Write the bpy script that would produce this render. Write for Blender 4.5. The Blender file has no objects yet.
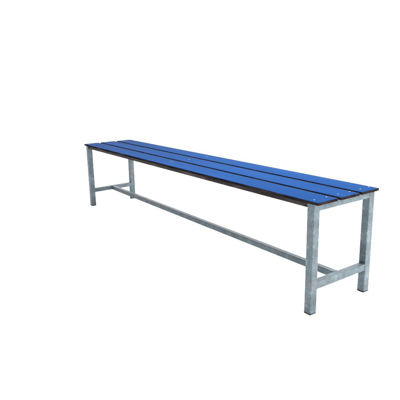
import bpy, bmesh, math, random
from mathutils import Vector, Matrix
random.seed(4)
S = bpy.context.scene
C = S.collection

# ------------------------------------------------------------ camera
yaw, pitch, roll, f = 2.5332, -0.2525, -0.0259, 477.6942
fw = Vector((math.cos(yaw)*math.cos(pitch), math.sin(yaw)*math.cos(pitch), math.sin(pitch)))
rt = fw.cross(Vector((0, 0, 1))).normalized()
up = rt.cross(fw)
r2 = rt*math.cos(roll) + up*math.sin(roll)
u2 = -rt*math.sin(roll) + up*math.cos(roll)
cam = bpy.data.cameras.new('camera')
cam.sensor_width = 36.0
cam.lens = f/400*36.0
cam.clip_start = 0.05
cam.clip_end = 500
co = bpy.data.objects.new('camera', cam)
M = Matrix((r2, u2, -fw)).transposed().to_4x4()
M.translation = Vector((3.2786, -1.283, 0.8964))
co.matrix_world = M
C.objects.link(co)
S.camera = co

# ------------------------------------------------------------ white studio surround
W = bpy.data.worlds.new('World')
S.world = W
W.use_nodes = True
nt = W.node_tree
nt.nodes.clear()
out = nt.nodes.new('ShaderNodeOutputWorld')
bg = nt.nodes.new('ShaderNodeBackground')
tc = nt.nodes.new('ShaderNodeTexCoord')
sep = nt.nodes.new('ShaderNodeSeparateXYZ')
mr = nt.nodes.new('ShaderNodeMapRange')
mr.interpolation_type = 'SMOOTHSTEP'
mr.inputs['From Min'].default_value = -0.8
mr.inputs['From Max'].default_value = 0.05
mr.inputs['To Min'].default_value = 0.25      # surround dimmed to the camera's left, added to darken the front faces
mr.inputs['To Max'].default_value = 3.05
nt.links.new(tc.outputs['Generated'], sep.inputs[0])
nt.links.new(sep.outputs['Y'], mr.inputs['Value'])
nt.links.new(mr.outputs[0], bg.inputs['Strength'])
bg.inputs['Color'].default_value = (1, 1, 1, 1)
nt.links.new(bg.outputs[0], out.inputs[0])

def area(name, loc, target, size, power, col=(1, 1, 1)):
    l = bpy.data.lights.new(name, 'AREA')
    l.shape = 'SQUARE'
    l.size = size
    l.energy = power
    l.color = col
    o = bpy.data.objects.new(name, l)
    o.location = loc
    o.rotation_euler = (Vector(target)-Vector(loc)).to_track_quat('-Z', 'Y').to_euler()
    C.objects.link(o)
area('softbox_key', (3.35, 0.8, 1.75), (1.7, 0.2, 0.3), 2.3, 112, (1.0, 0.975, 0.94))
area('added_top_fill', (1.35, 0.35, 1.75), (1.45, 0.18, 0.45), 0.8, 42, (1.0, 0.99, 0.98))  # unseen lamp added overhead to brighten the middle of the seat

S.view_settings.view_transform = 'Standard'
S.view_settings.look = 'None'
S.view_settings.exposure = 0
S.view_settings.gamma = 1
S.render.engine = 'CYCLES'

# ------------------------------------------------------------ materials
def new_mat(name):
    m = bpy.data.materials.new(name)
    m.use_nodes = True
    t = m.node_tree
    return m, t, t.nodes['Principled BSDF']

def noise(t, scale, detail=4, rough=.55, vec=None, stretch=None):
    n = t.nodes.new('ShaderNodeTexNoise')
    n.inputs['Scale'].default_value = scale
    n.inputs['Detail'].default_value = detail
    n.inputs['Roughness'].default_value = rough
    tcn = t.nodes.new('ShaderNodeTexCoord')
    mp = t.nodes.new('ShaderNodeMapping')
    if stretch: mp.inputs['Scale'].default_value = stretch
    t.links.new(tcn.outputs['Object'], mp.inputs[0])
    t.links.new(mp.outputs[0], n.inputs['Vector'])
    return n

def ramp(t, src, stops):
    r = t.nodes.new('ShaderNodeValToRGB')
    e = r.color_ramp.elements
    while len(e) < len(stops): e.new(0.5)
    for k, (p, c) in enumerate(stops):
        e[k].position = p
        e[k].color = (*c, 1)
    t.links.new(src, r.inputs[0])
    return r

def mixc(t, fac, a, b, mode='MIX'):
    m = t.nodes.new('ShaderNodeMix')
    m.data_type = 'RGBA'
    m.blend_type = mode
    if isinstance(fac, float): m.inputs[0].default_value = fac
    else: t.links.new(fac, m.inputs[0])
    for i, s in ((6, a), (7, b)):
        if isinstance(s, tuple): m.inputs[i].default_value = (*s, 1)
        else: t.links.new(s, m.inputs[i])
    return m.outputs[2]

def bump(t, b, src, strength, dist):
    n = t.nodes.new('ShaderNodeBump')
    n.inputs['Strength'].default_value = strength
    n.inputs['Distance'].default_value = dist
    t.links.new(src, n.inputs['Height'])
    t.links.new(n.outputs[0], b.inputs['Normal'])

def steel(name, lo, mid, hi, stain=0.45, stretch=(1, 1, 1), metal=.5, spec=.4, bloom=.4):
    m, t, b = new_mat(name)
    big = noise(t, 16, 5, .6, stretch=stretch)
    c1 = ramp(t, big.outputs[0], [(.28, lo), (.5, mid), (.70, hi)]).outputs[0]
    # zinc spangle
    v = t.nodes.new('ShaderNodeTexVoronoi')
    v.inputs['Scale'].default_value = 165
    tcn = t.nodes.new('ShaderNodeTexCoord')
    t.links.new(tcn.outputs['Object'], v.inputs['Vector'])
    bw = t.nodes.new('ShaderNodeRGBToBW')
    t.links.new(v.outputs['Color'], bw.inputs[0])
    sp = ramp(t, bw.outputs[0], [(.1, (.76, .77, .78)), (.9, (1.18, 1.18, 1.18))]).outputs[0]
    c2 = mixc(t, .8, c1, sp, 'MULTIPLY')
    # brownish handling stains and white rust bloom
    st = noise(t, 9, 6, .65)
    sf = ramp(t, st.outputs[0], [(.56, (0, 0, 0)), (.72, (stain, stain, stain))]).outputs[0]
    c3 = mixc(t, sf, c2, (.115, .085, .075))
    wn = noise(t, 38, 6, .7)
    wf = ramp(t, wn.outputs[0], [(.60, (0, 0, 0)), (.74, (bloom,)*3)]).outputs[0]
    c4 = mixc(t, wf, c3, (.33, .39, .41))
    t.links.new(c4, b.inputs['Base Color'])
    b.inputs['Metallic'].default_value = metal
    b.inputs['Specular IOR Level'].default_value = spec
    rr = ramp(t, big.outputs[0], [(.3, (.38,)*3), (.7, (.62,)*3)])
    t.links.new(rr.outputs[0], b.inputs['Roughness'])
    bn = noise(t, 150, 5, .6)
    bump(t, b, bn.outputs[0], .35, .0012)
    return m

STEEL = steel('galvanised_steel', (.034, .050, .062), (.068, .093, .109), (.116, .150, .170))
STEEL_SHADED = steel('shaded_galvanised_steel', (.006, .0055, .006), (.017, .0135, .0125), (.060, .050, .048), .35, (.35, 1, 1.6), .1, .04, .2)  # zinc colours darkened to carry the shade under the seat edge

def laminate():
    m, t, b = new_mat('blue_laminate')
    n1 = noise(t, 3.0, 5, .6, stretch=(.35, 2.2, 1))
    c = ramp(t, n1.outputs[0], [(.3, (.0030, .0250, .094)), (.7, (.0052, .0340, .120))]).outputs[0]
    n2 = noise(t, 420, 3, .6)
    g = ramp(t, n2.outputs[0], [(.35, (.84,)*3), (.65, (1.14,)*3)]).outputs[0]
    c = mixc(t, .8, c, g, 'MULTIPLY')
    n3 = noise(t, 34, 6, .72, stretch=(.5, 1.2, 1))      # faint dust
    d = ramp(t, n3.outputs[0], [(.58, (0, 0, 0)), (.8, (.16,)*3)]).outputs[0]
    c = mixc(t, d, c, (.025, .065, .15))
    for st_, th in (((1.2, 60, 1), .70), ((14, 5, 1), .73)):   # fine scratches and scuffs
        n4 = noise(t, 9, 3, .5, stretch=st_)
        sc = ramp(t, n4.outputs[0], [(th, (0, 0, 0)), (th+.03, (.14,)*3)]).outputs[0]
        c = mixc(t, sc, c, (.05, .12, .25))
    t.links.new(c, b.inputs['Base Color'])
    b.inputs['Roughness'].default_value = .5
    b.inputs['Specular IOR Level'].default_value = .003
    bump(t, b, n2.outputs[0], .25, .0006)
    return m
BLUE = laminate()

m, t, b = new_mat('black_laminate_core')
n = noise(t, 30, 6, .7, stretch=(.25, 1, 1.5))
c = ramp(t, n.outputs[0], [(.35, (.005, .0043, .0045)), (.6, (.020, .0155, .015)), (.78, (.075, .056, .048))]).outputs[0]
t.links.new(c, b.inputs['Base Color'])
b.inputs['Roughness'].default_value = .8
b.inputs['Specular IOR Level'].default_value = 0.0
bump(t, b, n.outputs[0], .3, .001)
CORE = m

m, t, b = new_mat('black_plastic')
n = noise(t, 80, 3)
t.links.new(ramp(t, n.outputs[0], [(.3, (.003,)*3), (.7, (.008,)*3)]).outputs[0], b.inputs['Base Color'])
b.inputs['Roughness'].default_value = .6
b.inputs['Specular IOR Level'].default_value = .1
PLASTIC = m

m, t, b = new_mat('stainless_screw')
n = noise(t, 300, 2)
t.links.new(ramp(t, n.outputs[0], [(.3, (.07, .13, .23)), (.7, (.10, .17, .28))]).outputs[0], b.inputs['Base Color'])
b.inputs['Metallic'].default_value = .3
b.inputs['Roughness'].default_value = .45
SCREW = m

m, t, b = new_mat('white_sweep')
n = noise(t, 2, 3)
t.links.new(ramp(t, n.outputs[0], [(.3, (.93, .93, .93)), (.7, (.95, .95, .95))]).outputs[0], b.inputs['Base Color'])
b.inputs['Roughness'].default_value = 1
b.inputs['Specular IOR Level'].default_value = 0
FLOOR = m

# ------------------------------------------------------------ helpers
def link(name, bm, mats, parent=None, smooth=False):
    me = bpy.data.meshes.new(name)
    bm.normal_update()
    bm.to_mesh(me)
    bm.free()
    for mm in (mats if isinstance(mats, (list, tuple)) else [mats]): me.materials.append(mm)
    if smooth:
        for p in me.polygons: p.use_smooth = True
    o = bpy.data.objects.new(name, me)
    C.objects.link(o)
    if parent: o.parent = parent
    return o

def box(bm, x0, x1, y0, y1, z0, z1, bev=.0022, seg=2):
    v = [bm.verts.new((x, y, z)) for x in (x0, x1) for y in (y0, y1) for z in (z0, z1)]
    idx = [(0, 1, 3, 2), (4, 6, 7, 5), (0, 4, 5, 1), (2, 3, 7, 6), (0, 2, 6, 4), (1, 5, 7, 3)]
    fs = [bm.faces.new([v[i] for i in q]) for q in idx]
    if bev:
        es = list({e for f_ in fs for e in f_.edges})
        bmesh.ops.bevel(bm, geom=es, offset=bev, segments=seg, profile=.5, affect='EDGES')

def tube_bar(bm, x0, x1, y0, y1, z0, z1, axis, r=.003):
    """square tube with rounded long edges along `axis`, flat sawn ends"""
    v = [bm.verts.new((x, y, z)) for x in (x0, x1) for y in (y0, y1) for z in (z0, z1)]
    idx = [(0, 1, 3, 2), (4, 6, 7, 5), (0, 4, 5, 1), (2, 3, 7, 6), (0, 2, 6, 4), (1, 5, 7, 3)]
    fs = [bm.faces.new([v[i] for i in q]) for q in idx]
    es = []
    for e in {e for f_ in fs for e in f_.edges}:
        d = (e.verts[0].co-e.verts[1].co)
        if abs(d[axis]) > 1e-6 and max(abs(d[k]) for k in range(3) if k != axis) < 1e-6: es.append(e)
    bmesh.ops.bevel(bm, geom=es, offset=r, segments=3, profile=.5, affect='EDGES')

def bead(p0, p1, r=.0028, n=None):
    """a rippled weld bead from p0 to p1"""
    bm = bmesh.new()
    p0, p1 = Vector(p0), Vector(p1)
    d = p1-p0
    L_ = d.length
    n = max(4, int(L_/.0022))
    d.normalize()
    a = d.orthogonal().normalized()
    b_ = d.cross(a)
    rings = []
    for i in range(n+1):
        rr = r*(.8+.35*abs(math.sin(i*1.4))+random.uniform(-.1, .1))*(0.45 if i in (0, n) else 1)
        c_ = p0+d*(L_*i/n)
        rings.append([bm.verts.new(c_+rr*(a*math.cos(k*math.pi/4)+b_*math.sin(k*math.pi/4))) for k in range(8)])
    for i in range(n):
        for k in range(8):
            bm.faces.new((rings[i][k], rings[i+1][k], rings[i+1][(k+1) % 8], rings[i][(k+1) % 8]))
    bm.faces.new(rings[0]); bm.faces.new(rings[-1][::-1])
    bmesh.ops.recalc_face_normals(bm, faces=bm.faces)
    return bm

# ------------------------------------------------------------ floor
bm = bmesh.new()
bmesh.ops.create_grid(bm, x_segments=1, y_segments=1, size=60)
fl = link('floor', bm, FLOOR)
fl['kind'] = 'structure'

# ------------------------------------------------------------ bench
L, WD, H, T = 2.1726, .359, .45, .0105
G = .0162
BW = (WD-2*G)/3
s = .0335
ex, ey = .019, .0006
zt = H-T-.0004
rz, rh = .1272, .0280
bench = bpy.data.objects.new('slatted_bench', None)
bench.location = (L/2, WD/2, 0)
C.objects.link(bench)
bench['label'] = 'long backless bench with three blue slats on a galvanised square tube frame'
bench['category'] = 'bench'

def shift(o):                       # children are modelled in scene coordinates
    o.data.transform(Matrix.Translation((-L/2, -WD/2, 0)))
    return o

LEAN = .012                         # the far frame leans in a little towards the top
def part(name, bm, mat, parent=bench, smooth=False):
    if all(v.co.x < .1 for v in bm.verts) and name != 'screw':
        for v in bm.verts: v.co.x += LEAN*v.co.z/zt
    return shift(link(name, bm, mat, parent, smooth))

# seat boards
def board(y0, dx0, dx1, sag):
    y1 = y0+BW
    bm = bmesh.new()
    x0, x1 = dx0, L+dx1
    r = .003
    pts = []
    for (cx_, cy_, a0) in ((x1-r, y1-r, 0), (x0+r, y1-r, 90), (x0+r, y0+r, 180), (x1-r, y0+r, 270)):
        for k in range(4):
            a = math.radians(a0+30*k)
            pts.append((cx_+r*math.cos(a), cy_+r*math.sin(a)))
    e = .0009
    def ring(z, inset):
        o_ = []
        for (x, y) in pts:
            xx = min(max(x, x0+inset), x1-inset); yy = min(max(y, y0+inset), y1-inset)
            o_.append(bm.verts.new((xx, yy, z)))
        return o_
    zs = [(H-T, e), (H-T+e, 0), (H-e*1.1, 0), (H, e)]
    rg = [ring(z, i) for z, i in zs]
    n_ = len(pts)
    for a_, b_ in zip(rg, rg[1:]):
        for k in range(n_):
            f_ = bm.faces.new((a_[k], a_[(k+1) % n_], b_[(k+1) % n_], b_[k]))
            f_.material_index = 1
    tf = bm.faces.new(rg[-1]); tf.material_index = 0
    bf = bm.faces.new(rg[0][::-1]); bf.material_index = 1
    return part('seat_board', bm, [BLUE, CORE])

def screw(parent, x, y, r=.0034):
    bm = bmesh.new()
    n_ = 20
    prof = [(r, H-.0002), (r*.96, H+.0007), (r*.72, H+.0015), (r*.36, H+.0018)]
    rg = []
    for (rr, z) in prof:
        rg.append([bm.verts.new((x+rr*math.cos(k*2*math.pi/n_), y+rr*math.sin(k*2*math.pi/n_), z)) for k in range(n_)])
    # drive recess
    rg.append([bm.verts.new((x+r*.32*math.cos(k*2*math.pi/n_), y+r*.32*math.sin(k*2*math.pi/n_), H+.0008)) for k in range(n_)])
    for a_, b_ in zip(rg, rg[1:]):
        for k in range(n_):
            bm.faces.new((a_[k], a_[(k+1) % n_], b_[(k+1) % n_], b_[k]))
    bm.faces.new(rg[-1])
    part('screw', bm, SCREW, parent, True)

boards = [board(0, 0, 0, 0), board(BW+G, .004, .001, 0), board(2*(BW+G), .012, -.001, 0)]
near = [(.023, .089), (.156, .221), (.287, .342)]
mid = [(1.079, .066), (1.085, .177), (1.074, .307)]
for bd, ys, (mx, my) in zip(boards, near, mid):
    for y in ys:
        screw(bd, L-.039+random.uniform(-.0015, .0015), y)
        screw(bd, .037+random.uniform(-.0015, .0015), y)
    screw(bd, mx, my)

# legs with plastic feet
xs = ((ex, ex+s), (L-ex-s, L-ex))
ys = ((ey, ey+s), (WD-ey-s, WD-ey))
cap = .0055
for xa, xb in xs:
    for ya, yb in ys:
        bm = bmesh.new()
        tube_bar(bm, xa, xb, ya, yb, cap, zt, 2, .0032)
        lg = part('leg', bm, STEEL)
        bm = bmesh.new()
        box(bm, xa+.0003, xb-.0003, ya+.0003, yb-.0003, 0.0005, cap-.0001, .0016)
        part('foot_cap', bm, PLASTIC, lg)
        # welds where the low cross rail meets the leg
        yin = yb if ya < .1 else ya
        for (p0, p1) in (((xa+.004, yin, rz+.0002), (xb-.004, yin, rz+.0002)),
                         ((xb-.0015, yin, rz-rh+.003), (xb-.0015, yin, rz-.003)),
                         ((xa+.0015, yin, rz-rh+.003), (xa+.0015, yin, rz-.003))):
            part('weld', bead(p0, p1, .0024), STEEL, lg, True)

# rails across the ends
for xa, xb in xs:
    bm = bmesh.new()
    tube_bar(bm, xa+.001, xb-.001, ys[0][1], ys[1][0], zt-.0285, zt-.0002, 1, .003)
    part('end_rail', bm, STEEL)
    bm = bmesh.new()
    tube_bar(bm, xa+.001, xb-.001, ys[0][1], ys[1][0], rz-rh, rz, 1, .003)
    part('cross_rail', bm, STEEL)

# long low stretcher
bm = bmesh.new()
tube_bar(bm, xs[0][1]-.001, xs[1][0]+.001, WD/2-.0133, WD/2+.0133, rz-.0280, rz-.0012, 0, .0028)
st = part('stretcher', bm, STEEL)
for x in (xs[0][1], xs[1][0]):
    for p0, p1 in (((x, WD/2-.0125, rz-.024), (x, WD/2-.0125, rz-.004)), ((x, WD/2-.011, rz-.001), (x, WD/2+.011, rz-.001))):
        part('weld', bead(p0, p1, .0018), STEEL, st, True)

# long rails under the seat, and the middle bearer the centre screws bite into
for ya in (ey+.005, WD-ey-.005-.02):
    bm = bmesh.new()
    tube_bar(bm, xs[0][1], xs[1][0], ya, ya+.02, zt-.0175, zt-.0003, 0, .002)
    part('seat_rail', bm, STEEL_SHADED)
bm = bmesh.new()
tube_bar(bm, 1.062, 1.092, ey+.0255, WD-ey-.0255, zt-.0165, zt-.0004, 1, .002)
part('seat_bearer', bm, STEEL)
